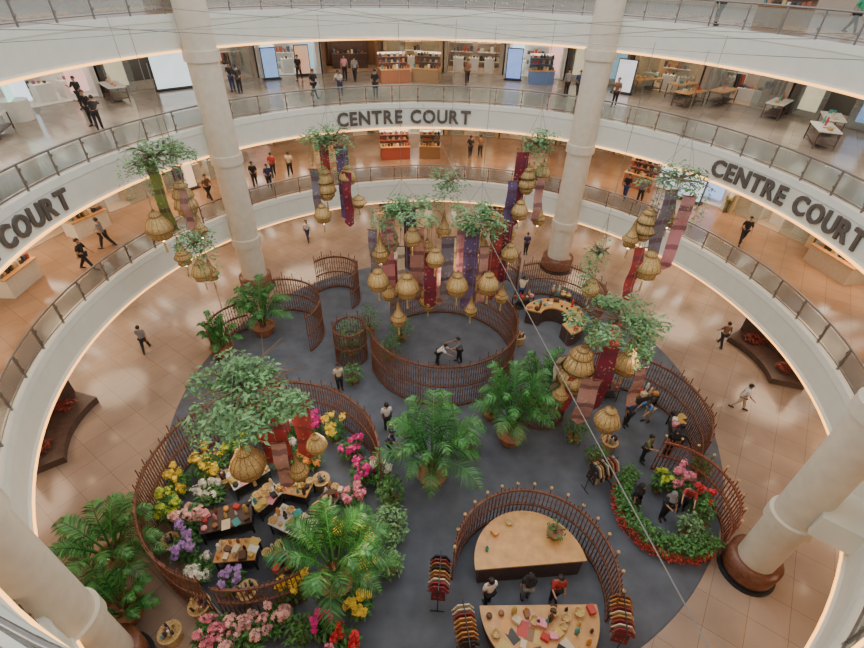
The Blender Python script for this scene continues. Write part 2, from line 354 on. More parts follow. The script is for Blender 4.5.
PE=[(-16.3,2.6,0,200,'walk','grey','black'),(14.6,-.6,0,60,'walk2','white','beige'),(16.0,4.3,0,180,'walk','brown','black'),(6.2,14.6,0,0,'stand','navy','black'),
(-10.4,15.9,0,30,'walk','white','navy'),(3.8,16.8,0,90,'stand','cream','black'),
(2.0,21,5,180,'walk','black','black'),(2.8,21.2,5,180,'walk2','brown','black'),(-12.8,13.9,5,20,'walk','black','black'),(-11.7,13.5,5,20,'walk2','navy','black'),(-12.1,15.8,5,200,'walk','red','black'),(-11,16.1,5,190,'walk','cream','black'),
(-17.5,2.8,5,100,'walk','black','black'),(-17.8,5.0,5,280,'walk2','grey','black'),(-14.9,11.4,5,60,'walk','brown','black'),(11.9,13.4,5,-30,'walk2','black','navy'),(12.7,12.8,5,-30,'walk','grey','black'),(16.6,7.3,5,-20,'walk','black','black'),(17.8,11.6,5,150,'stand','white','olive'),
(-11.1,22.4,10,0,'walk','black','black'),(-7.7,22.6,10,0,'stand','pink','black'),(-6.9,22.3,10,180,'walk2','grey','black'),(-8.8,16.9,10,60,'walk','black','black'),(-4.8,17.2,10,180,'stand','black','black'),(-21.4,12.5,10,0,'phone','black','black'),(-18.9,9.2,10,0,'phone','black','black'),(-18.1,8.4,10,200,'bend','black','black'),(-17.1,-.4,10,30,'walk','navy','black'),
(-14.6,18.1,10,20,'phone','black','navy'),(-13.9,17.5,10,200,'stand','black','black'),(8.2,19,10,0,'stand','grey','black'),(9.0,19,10,0,'walk','navy','black'),(10.8,16.4,10,-40,'stand','brown','black'),(-7.2,17.6,10,0,'bend','white','navy'),
(1.5,22.5,10,0,'walk','brown','black'),(18.6,9.4,15,20,'walk','green','black'),(-13,12.5,15,20,'walk','navy','black'),(13.5,12.0,15,20,'stand','red','black')]
for q in PE: person(*q)
oc='dark carpet'
person(-5.2,-.05,.03,20,'stand','cream','black',on=oc); person(-2.35,-3.9,.03,60,'reach','navy','black',on=oc); person(-2.6,-2.5,.03,200,'stand','white','black',on=oc)
person(-.3,2.0,.03,70,'bend','white','black',on=oc); person(.85,2.3,.03,-80,'reach','grey','black',on=oc)
person(8.6,-1.9,.03,10,'stand','navy','black',on=oc); person(9.9,-3.6,.03,-20,'stand','black','black','black'); person(8.7,-3.9,.03,40,'phone','olive','black',on=oc); person(9.7,-1.6,.03,-60,'bend','blue','beige',on=oc)
person(7.5,-6.3,.03,30,'stand','black','black','black',True); person(8.6,-6.6,.03,0,'phone','black','black','grey'); person(9.5,-6.2,.03,-30,'reach','red','black',on=oc)
person(1.45,-9.9,.03,200,'stand','white','black',on=oc); person(2.75,-9.72,.03,180,'stand','black','grey','black'); person(3.7,-9.75,.03,0,'phone','red','black',on=oc)
person(5.0,8.4,.03,160,'reach','cream','navy',on=oc)

# ------------------------------------------------------------ storefronts
def storefront(z,a,r,wd,style):
    w_=2*r*math.tan(rad(wd/2)); hgt=3.6
    cfg={'shelves':((.50,.42,.34),(1,.80,.55),'wood shop front with lit shelves of goods',(.5,.38,.28)),
     'fashion':((.42,.36,.31),(.9,.9,.95),'clothing shop front with mannequins and hanging racks',(.48,.36,.26)),
     'beauty':((.78,.78,.77),(.75,.9,1),'white cosmetics shop front with glowing light boxes',(.7,.69,.67)),
     'glass':((.08,.075,.07),(.95,.75,.5),'black framed glass shop front with lit posters',(.25,.22,.19)),
     'cafe':((.24,.13,.07),(1,.62,.3),'dark wood cafe front with counter and pendant lamps',(.3,.19,.12)),
     'jewel':((.6,.45,.28),(1,.85,.6),'gold trimmed boutique front with glass display cases',(.5,.38,.27))}[style]
    wall,sign,label,flr=cfg
    s=thing('storefront',label,'shop front',(CX,0,z),-rad(a))
    fr=MB(); fr.box((-w_/2+.15,r,hgt/2),(.3,.4,hgt)); fr.box((w_/2-.15,r,hgt/2),(.3,.4,hgt)); fr.box((0,r+3.2,hgt/2),(w_*1.08,.12,hgt))
    for sx in(-1,1): fr.box((sx*(w_/2-.05),r+1.7,hgt/2),(.1,3.0,hgt))
    ob('frame',fr.mesh('frame',M['paint']),s,color=wall)
    hd=MB(); hd.box((0,r-.05,hgt-.3),(w_-.6,.3,.5)); ob('header',hd.mesh('header',M['glow']),s,color=tuple(c*.8 for c in sign))
    cg=MB()
    for i in range(3): cg.box(((i-1)*w_*.28,r+1.6,hgt-.05),(.6,2.2,.04))
    ob('ceiling_light',cg.mesh('ceiling_light',M['ceilglow']),s)
    fl=MB(); fl.box((0,r+1.55,.02),(w_-.2,3.1,.04)); ob('shop_floor',fl.mesh('shop_floor',M['paint']),s,color=flr)
    me_=MB(); sh=MB()
    if style in('glass','jewel','fashion'):
        g=MB()
        for sx in(-1,1): g.box((sx*w_*.3,r,1.5),(w_*.34,.04,2.9))
        ob('glass_pane',g.mesh('glass_pane',M['glass']),s)
    if style in('beauty','glass'):
        for sx,cc in((-1,sign),(1,random.choice([(.3,.45,.8),(.8,.45,.4),(.9,.9,.95),(.3,.5,.6)]))):
            g=MB(); g.box((sx*w_*.3,r+.12,1.5),(w_*.2,.06,2.2)); ob('light_box',g.mesh('light_box',M['glow']),s,color=cc)
    if style in('shelves','beauty','jewel'):
        nsh=2 if style=='shelves' else 1
        for j in range(nsh):
            sx=(-1 if j==0 else 1)*w_*.24 if nsh==2 else 0
            for zz in (.5,1.2,1.9):
                sh.box((sx,r+2.8,zz),(w_*.4,.5,.05))
                for q in range(7):
                    if rnd(0,1)<.8:
                        h_=rnd(.15,.42); me_.box((sx+w_*.4*(q/6-.5)*.9,r+2.72+rnd(-.05,.05),zz+.03+h_/2),(rnd(.12,.28),.16,h_))
        for j in(-1,0,1):
            sh.box((j*w_*.27,r+1.1,.5),(w_*.17,.8,1.0))
            for q in range(3): h_=rnd(.08,.2); me_.box((j*w_*.27+(q-1)*.25,r+1.1+rnd(-.2,.2),1.0+h_/2),(.14,.14,h_))
    if style=='fashion':
        for j in(-1,1):
            sh.tube([(j*w_*.3-.8,r+2.3,1.5),(j*w_*.3+.8,r+2.3,1.5)],.03,6)
            for q in range(10): me_.box((j*w_*.3-.7+q*.155,r+2.3,1.0),(.05,.42,.95))
            for t in(-.8,.8): sh.tube([(j*w_*.3+t,r+2.3,0),(j*w_*.3+t,r+2.3,1.5)],.03,6)
        sh.box((0,r+1.6,.4),(1.6,.9,.8))
        for q in range(4): me_.box((-.6+q*.4,r+1.6,.88),(.3,.5,.14))
        for j in(-1,1):
            o=ob('mannequin',PM['stand']['body'],s,(j*w_*.22,r+.7,.05)); ob('mannequin_dress',PM['stand']['dress'],o,color=random.choice(list(CN.values()))); ob('mannequin_top',PM['stand']['shirt'],o,color=random.choice(list(CN.values())))
    if style=='cafe':
        sh.box((0,r+1.9,.55),(w_*.6,.7,1.1)); sh.box((0,r+2.9,1.5),(w_*.7,.3,2.2))
        for q in range(9): h_=rnd(.15,.35); me_.box((-w_*.25+q*w_*.06,r+1.9,1.1+h_/2),(.16,.16,h_))
        pl=MB()
        for j in(-1,0,1): pl.lathe([(.02,3.3),(.05,2.6),(.22,2.4),(.0,2.38)],12,(j*w_*.2,r+1.2,0))
        ob('pendant_lamp',pl.mesh('pendant_lamp',M['glow']),s,color=(1,.65,.3))
    if sh.v: ob('fittings',sh.mesh('fittings',M['wooddk'] if style in('cafe','glass') else M['white']),s)
    if me_.v: o=ob('merchandise',me_.mesh('merchandise',M['merch']),s); o['kind']='stuff'
SEQ={0:['cafe','shelves','glass','fashion'],1:['beauty','jewel','shelves','fashion','jewel','beauty','jewel','fashion'],2:['beauty','beauty','beauty','beauty','beauty','glass','fashion','beauty','cafe','jewel','shelves','beauty','glass','jewel','fashion','glass','beauty','fashion','beauty','jewel']}
for k,z in enumerate((0,5,10)):
    a=-114; i=0
    while a<112:
        wd=12 if abs(a+6)>40 else 10.5
        r_=27.0 if (k==2 or abs(a+wd/2)<44) else 21.8
        if r_<25: wd=14.5
        storefront(z,a+wd/2,r_,wd*.97,SEQ[k][i%len(SEQ[k])])
        a+=wd; i+=1
def adpanel(x,y,z,rz,w_,h_,c,label):
    p=thing('advertising_panel',label,'sign',(x,y,z),rz)
    q=MB(); q.box((0,0,h_/2+.15),(w_+.12,.14,h_+.12)); q.box((0,0,.05),(w_+.3,.5,.1)); ob('panel_frame',q.mesh('panel_frame',M['black']),p)
    q=MB(); q.box((0,-.09,h_/2+.15),(w_,.04,h_)); ob('light_panel',q.mesh('light_panel',M['glow']),p,color=c)
adpanel(16.2,13.4,5,-.9,1.5,2.1,(.5,.62,.75),'black framed lit panel with pale blue picture')
adpanel(-18.2,18.6,10,.75,3.4,2.2,(.65,.75,.8),'large bright white lit display panel')
adpanel(-13.2,22.4,10,.5,1.0,1.9,(.18,.3,.55),'black framed lit panel with blue picture')
adpanel(-11.2,24.2,10,.4,1.0,1.9,(.5,.28,.18),'black framed lit panel with orange picture')
adpanel(5.2,24.5,10,-.2,1.1,2.0,(.18,.28,.6),'black framed lit panel with blue picture')
adpanel(-17.0,13.0,5,.9,1.2,2.0,(.7,.5,.32),'black framed lit panel with warm picture')
adpanel(12.6,20.6,10,-.6,1.2,2.0,(.5,.5,.55),'black framed lit panel with pale picture')
adpanel(-25.2,6.5,10,1.3,2.6,2.2,(.6,.75,.7),'large bright pale green lit display panel')

# ------------------------------------------------------------ screens
def screen(cx,cy,r,a0,a1,h,label,red=False,step=.15,tips=False,wave=.12):
    s=thing('rattan_screen',label,'screen',(cx,cy,.03))
    n=max(4,int(r*rad(a1-a0)/step)); sl=MB()
    for i in range(n+1):
        a=a0+(a1-a0)*i/n; x,y=P(a,r); hh=h+wave*math.sin(i*.35)+(.28 if i%4==0 else 0)
        sl.box((x,y,hh/2),(.032,.032,hh),rz=-rad(a))
        if i<n:
            b=a0+(a1-a0)*(i+1)/n; x2,y2=P(b,r)
            for zz in [q*.42+.1 for q in range(int(h/.42))]:
                sl.tube([(x,y,zz+(i%2)*.21),(x2,y2,zz+((i+1)%2)*.21)],.011,4,cap=False)
    ob('slats',sl.mesh('slats',M['rattan2'] if red else M['rattan']),s)
    for zz,nm,t in ((.08,'bottom_rail',.05),(h*.5,'middle_rail',.03),(h-.12,'top_rail',.045)):
        q=MB(); q.sweep([(r-.04,zz-t),(r+.04,zz-t),(r+.04,zz+t),(r-.04,zz+t)],a0,a1,max(8,n//2)); ob(nm,q.mesh(nm,M['rattan2'] if red else M['rattan']),s)
    if tips:
        q=MB()
        for i in range(0,n+1,4):
            x,y=P(a0+(a1-a0)*i/n,r); q.lathe([(0,.07),(.05,.04),(.06,0),(.02,-.05)],8,(x,y,h+.3))
        ob('finials',q.mesh('finials',M['cane']),s)
screen(-.1,2.9,3.9,-50,250,2.7,'tall round dark brown rattan screen pavilion',step=.12)
screen(-6.8,-6.2,4.3,-170,88,2.4,'large curved dark rattan screen around flower display',step=.13)
screen(-6.8,-6.2,4.3,150,186,2.0,'short curved rattan screen beside flower display')
screen(8.0,-2.6,3.3,-30,128,2.4,'curved dark rattan screen behind shoppers',step=.13)
screen(8.8,-6.4,2.1,5,138,1.9,'curved reddish rattan screen behind planter',red=True,tips=True)
screen(2.9,-9.4,2.65,-85,112,2.0,'semicircular dark rattan screen around wooden counter',tips=True)
screen(6.4,6.2,2.9,-30,140,2.5,'curved dark rattan screen around round wooden counter')
screen(-9.3,4.2,2.4,-20,125,2.4,'curved dark rattan screen beside palm')
screen(-10.6,2.9,1.9,-130,-20,2.0,'low curved rattan screen near palm')
screen(-6.8,7.9,1.5,-60,130,2.4,'small curved dark rattan screen')
screen(3.4,9.7,1.5,-60,120,2.3,'small curved rattan screen on carpet')
screen(-5.0,2.5,.85,-180,178,2.2,'narrow round rattan screen holding plants')
screen(4.6,-1.1,1.2,60,250,2.0,'curved dark rattan planter screen beside palms')
# ------------------------------------------------------------ plants
def frond(mb,base,az,L,rise,droop,wl=.45,nl=22):
    pts=[];N=10
    d=Vector((math.cos(az),math.sin(az),0))
    for i in range(N+1):
        t=i/N; pts.append(Vector(base)+d*(L*t*(.75+.1*t))+Vector((0,0,rise*math.sin(t*PI*.62)-droop*t*t)))
    mb.tube(pts,[.025*(1-i/N)+.006 for i in range(N+1)],5,cap=False)
    side=d.cross(Vector((0,0,1)))
    for i in range(nl):
        t=.18+.8*i/nl; f_=t*N; k=min(int(f_),N-1); p=pts[k].lerp(pts[k+1],f_-k); tg=(pts[k+1]-pts[k]).normalized()
        ll=wl*L/2*math.sin(PI*min(1,t*.85+.12))*rnd(.85,1.1)
        for s in(-1,1):
            dr=(side*s*.85+tg*.6+Vector((0,0,rnd(-.25,.1)))).normalized(); w_=tg*.032
            e1=p+dr*ll*.5+Vector((0,0,.02)); e2=p+dr*ll+Vector((0,0,-.22*ll))
            mb.add([p-w_*.6,p+w_*.6,e1+w_,e2,e1-w_],[(0,1,2,4),(4,2,3)])
def palm(x,y,z,h,L,n,label,trunk=.8,pot=True,name='potted_palm'):
    p=thing(name,label,'plant',(x,y,z))
    if pot:
        q=MB(); q.lathe([(0,0),(.42,0),(.55,.25),(.6,.55),(.64,.6),(.55,.6),(.5,.52),(0,.52)],20); ob('pot',q.mesh('pot',M['pot'],False),p)
    q=MB()
    for i in range(5):
        a=i*1.25; q.tube([(.12*math.cos(a),.12*math.sin(a),.5 if pot else 0),(.2*math.cos(a),.2*math.sin(a),trunk+.4)],[.06,.035],6)
    ob('stems',q.mesh('stems',M['bark']),p)
    q=MB()
    for i in range(n):
        az=i*2.4+rnd(-.2,.2); t=i/n; LL=L*rnd(.75,1.15)
        frond(q,(.2*math.cos(az),.2*math.sin(az),trunk+.3*t),az,LL*(1.05-.45*t),(h-trunk)*(.55+.55*t),L*.35*(1-t),.62)
    ob('fronds',q.mesh('fronds',M['palm']),p)
palm(-.5,-5.2,.03,3.8,2.6,26,'large lush potted palm with long arching green fronds',1.0)
palm(3.0,-3.0,.03,3.8,2.3,24,'tall potted palm beside dark rattan screen',1.3)
palm(4.6,-1.0,.03,3.0,1.8,18,'potted palm with dense arching fronds',1.0)
palm(-3.7,-9.5,.03,3.4,2.3,20,'tall palm beside yellow flowers',1.2)
palm(-11.6,-8.9,0,2.2,2.2,22,'wide potted palm on beige tiles outside screen',.6)
palm(-10.4,-10.6,0,1.8,1.3,16,'smaller potted palm near rattan screen',.5)
palm(-10.3,4.3,.03,3.0,2.0,22,'potted palm inside curved rattan screen',.9)
palm(-12.0,2.4,.03,2.2,1.2,16,'bushy potted palm next to screen',.6)
def bush(x,y,z,r,h,n,label,mat='leaf',pot=True,ls=.16,name='potted_plant'):
    p=thing(name,label,'plant',(x,y,z))
    if pot:
        q=MB(); q.lathe([(0,0),(.2,0),(.28,.3),(.3,.34),(.25,.34),(0,.3)],14); ob('pot',q.mesh('pot',M['pot']),p)
    q=MB(); q.tube([(0,0,.1),(0,0,h*.7)],[.04,.02],6)
    for i in range(6):
        a=i*1.05; q.tube([(0,0,.25),(r*.5*math.cos(a),r*.5*math.sin(a),h*.8)],[.02,.01],5)
    ob('stems',q.mesh('stems',M['bark']),p)
    q=MB(); leaves(q,n,r,h*.5,(0,0,h*.55),ls); ob('foliage',q.mesh('foliage',M[mat]),p)
    return p
def leaves(q,n,r,rz,c,ls,flat=.3):
    for i in range(n):
        while True:
            v=Vector((rnd(-1,1),rnd(-1,1),rnd(-1,1)))
            if .25<v.length<1: break
        p=Vector((c[0]+v.x*r,c[1]+v.y*r,c[2]+v.z*rz)); az=rnd(0,6.28); d=Vector((math.cos(az),math.sin(az),rnd(-.5,.35))).normalized()
        s=d.cross(Vector((rnd(-flat,flat),rnd(-flat,flat),1))).normalized(); l=ls*rnd(.7,1.3)
        q.add([p,p+d*l*.5+s*l*.24,p+d*l-Vector((0,0,l*.15)),p+d*l*.5-s*l*.24],[(0,1,2,3)])
bush(-5.0,2.5,.03,.75,2.4,350,'leafy plants filling narrow rattan screen')
bush(-2.9,2.4,.03,.7,1.5,250,'leafy potted plant inside round pavilion')
bush(-2.4,4.0,.03,.7,1.6,250,'leafy potted plant inside round pavilion')
bush(-4.6,.5,.03,.6,1.2,220,'leafy potted plant outside round pavilion')
bush(-4.3,4.7,.03,.7,1.8,220,'leafy potted plant outside round pavilion')
bush(10.9,-4.5,.03,.45,1.2,200,'green potted plant at end of screen')
bush(6.6,-4.1,.03,.5,1.0,160,'small green potted plant on carpet')
bush(5.9,-2.9,.03,.6,1.6,200,'green potted plant beneath hanging lanterns')
bush(3.9,-8.0,1.03,.35,.6,90,'small green plant on wooden counter',pot=True,ls=.12)
bush(-2.0,-7.6,.03,.7,1.5,420,'bright green leafy bush beside flower stand','leaf2')
bush(-2.1,-6.3,.03,.55,1.7,300,'green leafy bush beside rattan screen')
bush(-1.9,-8.9,.03,.5,1.1,240,'bright green leafy bush with yellow flowers','leaf2')
bush(-4.6,-11.0,.03,.5,1.0,240,'low green bush near pink flowers')
bush(1.0,-3.7,.03,.6,1.3,220,'low green plant at foot of palms')
bush(2.2,-1.7,.03,.6,1.5,240,'leafy plant outside round pavilion')
bush(3.0,1.2,.03,.5,1.4,200,'leafy potted plant inside round pavilion')
FC={'magenta':(.75,.02,.28),'pink':(.85,.25,.35),'lilac':(.42,.24,.55),'white':(.8,.77,.66),'yellow':(.9,.65,.06),'red':(.75,.03,.04),'lime':(.5,.6,.05),'blush':(.8,.42,.40),'orange':(.85,.3,.05)}
def flowers(x,y,z,r,h,colr,n,where,pot=True,fs=.062):
    p=thing('flower_arrangement','%s flower arrangement with green leaves, %s'%(colr,where),'flowers',(x,y,z))
    if pot:
        q=MB(); q.lathe([(0,0),(.16,0),(.22,.28),(.19,.28),(0,.24)],14); ob('pot',q.mesh('pot',M['pot']),p)
    q=MB(); leaves(q,int(n*.9),r*1.0,h*.36,(0,0,h*.5),.2)
    for i in range(7):
        a=i*.9; q.tube([(0,0,.2),(r*.6*math.cos(a),r*.6*math.sin(a),h*.85)],.012,4,cap=False)
    ob('foliage',q.mesh('foliage',M['leaf']),p)
    q=MB()
    cls=[]
    for i in range(9):
        a=rnd(0,6.28); rr=r*math.sqrt(rnd(.02,1)); cls.append((Vector((rr*math.cos(a),rr*math.sin(a),h*rnd(.55,1.05))),r*rnd(.16,.34)))
    for i in range(n):
        cc,cr_=random.choice(cls)
        v=Vector((rnd(-1,1),rnd(-1,1),rnd(-1.4,1.2)))
        c=cc+v*cr_; ax=(v.normalized()+Vector((0,0,.7))).normalized(); u=ax.cross(Vector((.3,.2,1))).normalized(); w_=ax.cross(u); s=fs*rnd(.7,1.3)
        vs=[c];fcs=[]
        for k in range(5):
            t=k*2*PI/5; a_=c+(u*math.cos(t-.45)+w_*math.sin(t-.45))*s*.75+ax*s*.2; b2=c+(u*math.cos(t)+w_*math.sin(t))*s*1.2+ax*s*.15; d_=c+(u*math.cos(t+.45)+w_*math.sin(t+.45))*s*.75+ax*s*.2
            o=len(vs); vs+=[a_,b2,d_]; fcs.append((0,o,o+1,o+2))
        q.add(vs,fcs)
    ob('blossoms',q.mesh('blossoms',M['petal']),p,color=FC[colr])
FL=[(-9.65,-5.2,.7,1.3,'yellow'),(-8.9,-4.2,.5,1.3,'lime'),(-9.3,-8.5,.5,1.1,'lilac'),(-9.4,-7.5,.5,1.3,'blush'),(-10.4,-7.2,.45,1.5,'lime'),(-10.5,-6.0,.4,1.3,'yellow'),(-9.2,-6.4,.5,1.1,'white'),
(-4.0,-4.1,.5,1.3,'magenta'),(-3.3,-5.3,.55,1.3,'magenta'),(-4.9,-3.2,.45,1.4,'yellow'),(-6.8,-4.5,.6,1.1,'white'),(-3.6,-6.4,.45,1.1,'pink'),(-2.6,-5.4,.4,1.2,'white'),(-5.6,-4.7,.45,1.2,'orange'),(-6.9,-3.2,.5,1.3,'white'),(-5.9,-2.9,.4,1.2,'magenta'),(-8.0,-3.4,.4,1.2,'pink'),
(-6.2,-11.2,.7,1.0,'blush'),(-7.4,-11.1,.5,.9,'pink'),(-5.4,-10.7,.45,.9,'blush'),(-5.1,-9.7,.45,1.1,'yellow'),(-3.1,-11.3,.4,1.0,'red'),(-3.9,-10.9,.35,1.1,'magenta'),(-2.75,-9.2,.4,1.3,'yellow'),(-2.8,-10.3,.4,1.2,'yellow'),(-2.9,-8.0,.4,1.2,'yellow'),(-3.9,-7.9,.4,1.2,'yellow'),(-8.5,-9.3,.45,.9,'white'),(-7.2,-9.6,.35,.9,'lilac'),(-3.4,-12.0,.4,.9,'pink')]
for (x,y,r,h,c) in FL: flowers(x,y,.03,r,h,c,int(170+r*250),'standing on dark carpet')
pf=thing('round_planter','round planter ringed by clipped hedge and red flowers','planter',(8.8,-6.4,.03))
q=MB(); q.sweep([(1.5,0),(2.0,0),(2.0,.55),(1.5,.55)],140,330,60); ob('planter_box',q.mesh('planter_box',M['rattan2']),pf)
q=MB()
for i in range(2100):
    a=rnd(141,329); x,y=P(a,rnd(1.45,2.05)); leaves(q,1,.08,.08,(x,y,rnd(.5,.95)),.15)
ob('hedge',q.mesh('hedge',M['leaf']),pf)
q=MB()
for i in range(420):
    a=rnd(141,300); x,y=P(a,2.03+rnd(-.03,.05)); leaves(q,2,.05,.05,(x,y,rnd(.1,.62)),.1)
o=ob('red_blossoms',q.mesh('red_blossoms',M['petal']),pf,color=(.6,.08,.06)); o['label']='red orange blossoms'
flowers(9.5,-5.4,.03,.45,1.5,'pink',320,'inside round planter'); flowers(8.8,-5.4,.03,.35,1.3,'lime',150,'inside round planter'); flowers(10.1,-6.2,.03,.35,1.4,'red',220,'inside round planter')
bush(9.2,-7.3,.03,.45,1.3,220,'leafy plant inside round planter','leaf2')
bush(9.9,-6.9,.03,.35,1.5,160,'leafy plant inside round planter')

# ------------------------------------------------------------ counters / tables / goods
def halfdisc(x,y,r,a0,a1,h,label,rz=0,inner=0):
    c=thing('curved_counter',label,'counter',(x,y,.03),rz)
    for nm,mt,rr,z0,z1 in (('body',M['wooddk'],r-.12,0,h-.08),('worktop',M['wood'],r,h-.08,h)):
        q=MB(); n=32; pts=[(rr*math.sin(rad(a0+(a1-a0)*i/n)),rr*math.cos(rad(a0+(a1-a0)*i/n))) for i in range(n+1)]
        if inner: pts+= [(inner*math.sin(rad(a1+(a0-a1)*i/n)),inner*math.cos(rad(a1+(a0-a1)*i/n))) for i in range(n+1)]
        m_=len(pts); vs=[(p[0],p[1],z0) for p in pts]+[(p[0],p[1],z1) for p in pts]
        fs=[(i,(i+1)%m_,m_+(i+1)%m_,m_+i) for i in range(m_)]
        if inner:
            for i in range(n):
                fs.append((m_+i,m_+i+1,m_+m_-2-i,m_+m_-1-i)); fs.append((i+1,i,m_-1-i,m_-2-i))
        else: fs+= [tuple(range(m_))[::-1],tuple(range(m_,2*m_))]
        q.add(vs,fs); ob(nm,q.mesh(nm,mt),c)
halfdisc(2.95,-9.0,1.95,-98,86,1.0,'half round wooden counter top with dark base')
halfdisc(3.0,-10.35,1.9,86,270,.9,'half round wooden counter crowded with goods')
halfdisc(6.5,5.4,1.8,-70,160,1.0,'curved wooden counter with goods inside rattan screen',inner=.8)
def table(x,y,z,w_,d_,h,rz,label,top=M['wooddk'],leg=M['black']):
    t=thing('display_table',label,'table',(x,y,z),rz)
    q=MB(); q.box((0,0,h-.03),(w_,d_,.06)); ob('table_top',q.mesh('table_top',top),t)
    lm=MB(); lm.box((0,0,h/2-.03),(.05,.05,h-.06)); lme=lm.mesh('leg',leg)
    for i in(-1,1):
        for j in(-1,1): ob('leg',lme,t,(i*(w_/2-.05),j*(d_/2-.05),0))
    q=MB(); q.box((0,0,.25),(w_-.1,d_-.1,.04)); ob('lower_shelf',q.mesh('lower_shelf',leg),t)
q=MB(); q.box((0,0,.09),(.26,.2,.18)); IT={'gift_box':q.mesh('gift_box',M['paint'])}
q=MB(); q.lathe([(0,0),(.05,0),(.055,.02),(.055,.16),(.02,.2),(.02,.26),(.025,.27),(0,.27)],10); IT['bottle']=q.mesh('bottle',M['paint'],True)
q=MB(); q.lathe([(0,0),(.1,0),(.15,.12),(.16,.14),(.13,.14),(.1,.03),(0,.03)],14); IT['basket']=q.mesh('basket',M['cane'],True)
q=MB(); q.box((0,0,.03),(.3,.24,.06)); q.box((.01,0,.085),(.27,.22,.05)); q.box((0,.01,.13),(.28,.22,.04)); IT['folded_cloth']=q.mesh('folded_cloth',M['cloth'])
q=MB(); q.lathe([(0,0),(.07,0),(.1,.07),(.09,.13),(.06,.15),(0,.15)],12); IT['jar']=q.mesh('jar',M['paint'],True)
q=MB(); q.box((0,0,.004),(.42,.30,.008)); IT['leaflet']=q.mesh('leaflet',M['paint'])
q=MB(); q.lathe([(0,0),(.07,0),(.05,.08),(.09,.2),(.05,.32),(.06,.38),(.04,.44),(0,.46)],10); IT['figurine']=q.mesh('figurine',M['paint'],True)
ICOL=[('white',(.75,.72,.66)),('red',(.5,.05,.04)),('orange',(.7,.32,.08)),('brown',(.28,.13,.06)),('teal',(.05,.3,.3)),('cream',(.7,.58,.4)),('black',(.03,.03,.03)),('pink',(.75,.3,.35)),('gold',(.6,.42,.12)),('dark brown',(.1,.05,.03))]
def item(x,y,z,where,grp):
    k=random.choice(list(IT)); cn,c=random.choice(ICOL)
    o=ob(k,IT[k],None,(x,y,z),rnd(0,6.28),color=c,scale=rnd(.8,1.15)); tag(o,'%s %s on %s'%('woven cane' if k=='basket' else 'small '+cn,k.replace('_',' '),where),k.replace('_',' '),grp)
def goods_rect(x,y,z,w_,d_,rz,nx,ny,where,grp):
    for i in range(nx):
        for j in range(ny):
            lx=(i+.5)/nx*w_-w_/2; ly=(j+.5)/ny*d_-d_/2
            item(x+lx*math.cos(rz)-ly*math.sin(rz),y+lx*math.sin(rz)+ly*math.cos(rz),z,where,grp)
TB=[(-8.1,-7.5,1.8,.9,.3),(-5.6,-7.6,1.6,.9,-.4),(-7.3,-8.7,1.4,.8,.1),(-4.5,-6.7,1.4,.7,1.2),(-7.9,-5.6,1.5,.8,.7),(-5.9,-6.1,1.3,.8,-.2),(-5.7,-9.0,1.2,.7,-.8),(-6.9,-6.6,1.1,.7,.9)]
for i,(x,y,w_,d_,rz) in enumerate(TB):
    table(x,y,.03,w_,d_,.8,rz,'low display table with gifts among flowers',top=(M['wooddk'],M['white'],M['wood'])[i%3]); goods_rect(x,y,.83,w_,d_,rz,5,3,'flower pavilion table','goods on flower pavilion tables')
for i in range(44):
    r_=(.45,.85,1.25,1.65)[i%4]; a=94+(i//4)*16.5+rnd(-3,3); x,y=P(a,r_)
    item(3.0+x,-10.38+y,.93,'half round wooden counter','goods on front counter')
for i in range(3):
    x,y=P(-75+i*26,1.55); item(2.95+x,-9+y,1.03,'wooden counter','goods on wooden counter')
for i in range(24):
    a=-60+i%12*18.5; x,y=P(a,(1.1,1.55)[i//12]); item(6.5+x,5.4+y,1.03,'curved wooden counter','goods on curved counter')
for (x,y,rz) in ((9.8,-.5,.2),(8.0,-.1,0),(10.7,-2.4,1.3),(5.0,7.6,.4),(7.4,8.0,-.3)):
    table(x,y,.03,1.3,.6,.8,rz,'small dark display table on carpet'); goods_rect(x,y,.83,1.3,.6,rz,4,2,'small dark display table','goods on carpet tables')
def basketstand(x,y):
    p=thing('basket_stand','woven basket stand filled with colourful fabric goods','basket',(x,y,.03))
    q=MB(); q.lathe([(0,0),(.25,0),(.3,.5),(.36,.55),(.3,.55),(0,.45)],16); ob('basket_body',q.mesh('basket_body',M['cane']),p)
    q=MB()
    for i in range(14):
        a=rnd(0,6.28); r_=rnd(0,.22); q.tube([(r_*math.cos(a),r_*math.sin(a),.45),(r_*1.2*math.cos(a),r_*1.2*math.sin(a),rnd(.65,.9))],.04,6)
    o=ob('contents',q.mesh('contents',M['merch']),p); o['kind']='stuff'
for x,y in ((-8.9,-5.6),(-6.6,-9.9),(-4.7,-8.1),(-8.0,-10.4),(-5.0,-5.6),(-9.9,-8.3),(-8.6,-11.2),(7.4,-3.3),(4.3,4.0)): basketstand(x,y)
rm=MB()
for s in(-1,1):
    rm.tube([(s*.6,0,0),(s*.6,0,1.6)],.02,6); rm.tube([(s*.6,-.25,.03),(s*.6,.25,.03)],.02,6)
rme=rm.mesh('rack_frame',M['black']); rb=MB(); rb.tube([(-.65,0,1.6),(.65,0,1.6)],.02,6); rbe=rb.mesh('rack_bar',M['black'])
gm=MB(); gm.add([(0,-.18,0),(0,.18,0),(0,.36,-.35),(0,.28,-.42),(0,.2,-.28),(0,.24,-.95),(0,-.24,-.95),(0,-.2,-.28),(0,-.28,-.42),(0,-.36,-.35)],[tuple(range(10))])
gm.add([(x_+.04,y_,z_) for x_,y_,z_ in gm.v[:10]],[tuple(range(10))[::-1]]); gm.tube([(.02,0,0),(.02,0,.08)],.008,4)
gm.f+=[(i,(i+1)%10,10+(i+1)%10,10+i) for i in range(10)]; gm.m+=[0]*10
gme=gm.mesh('garment',M['batik'])
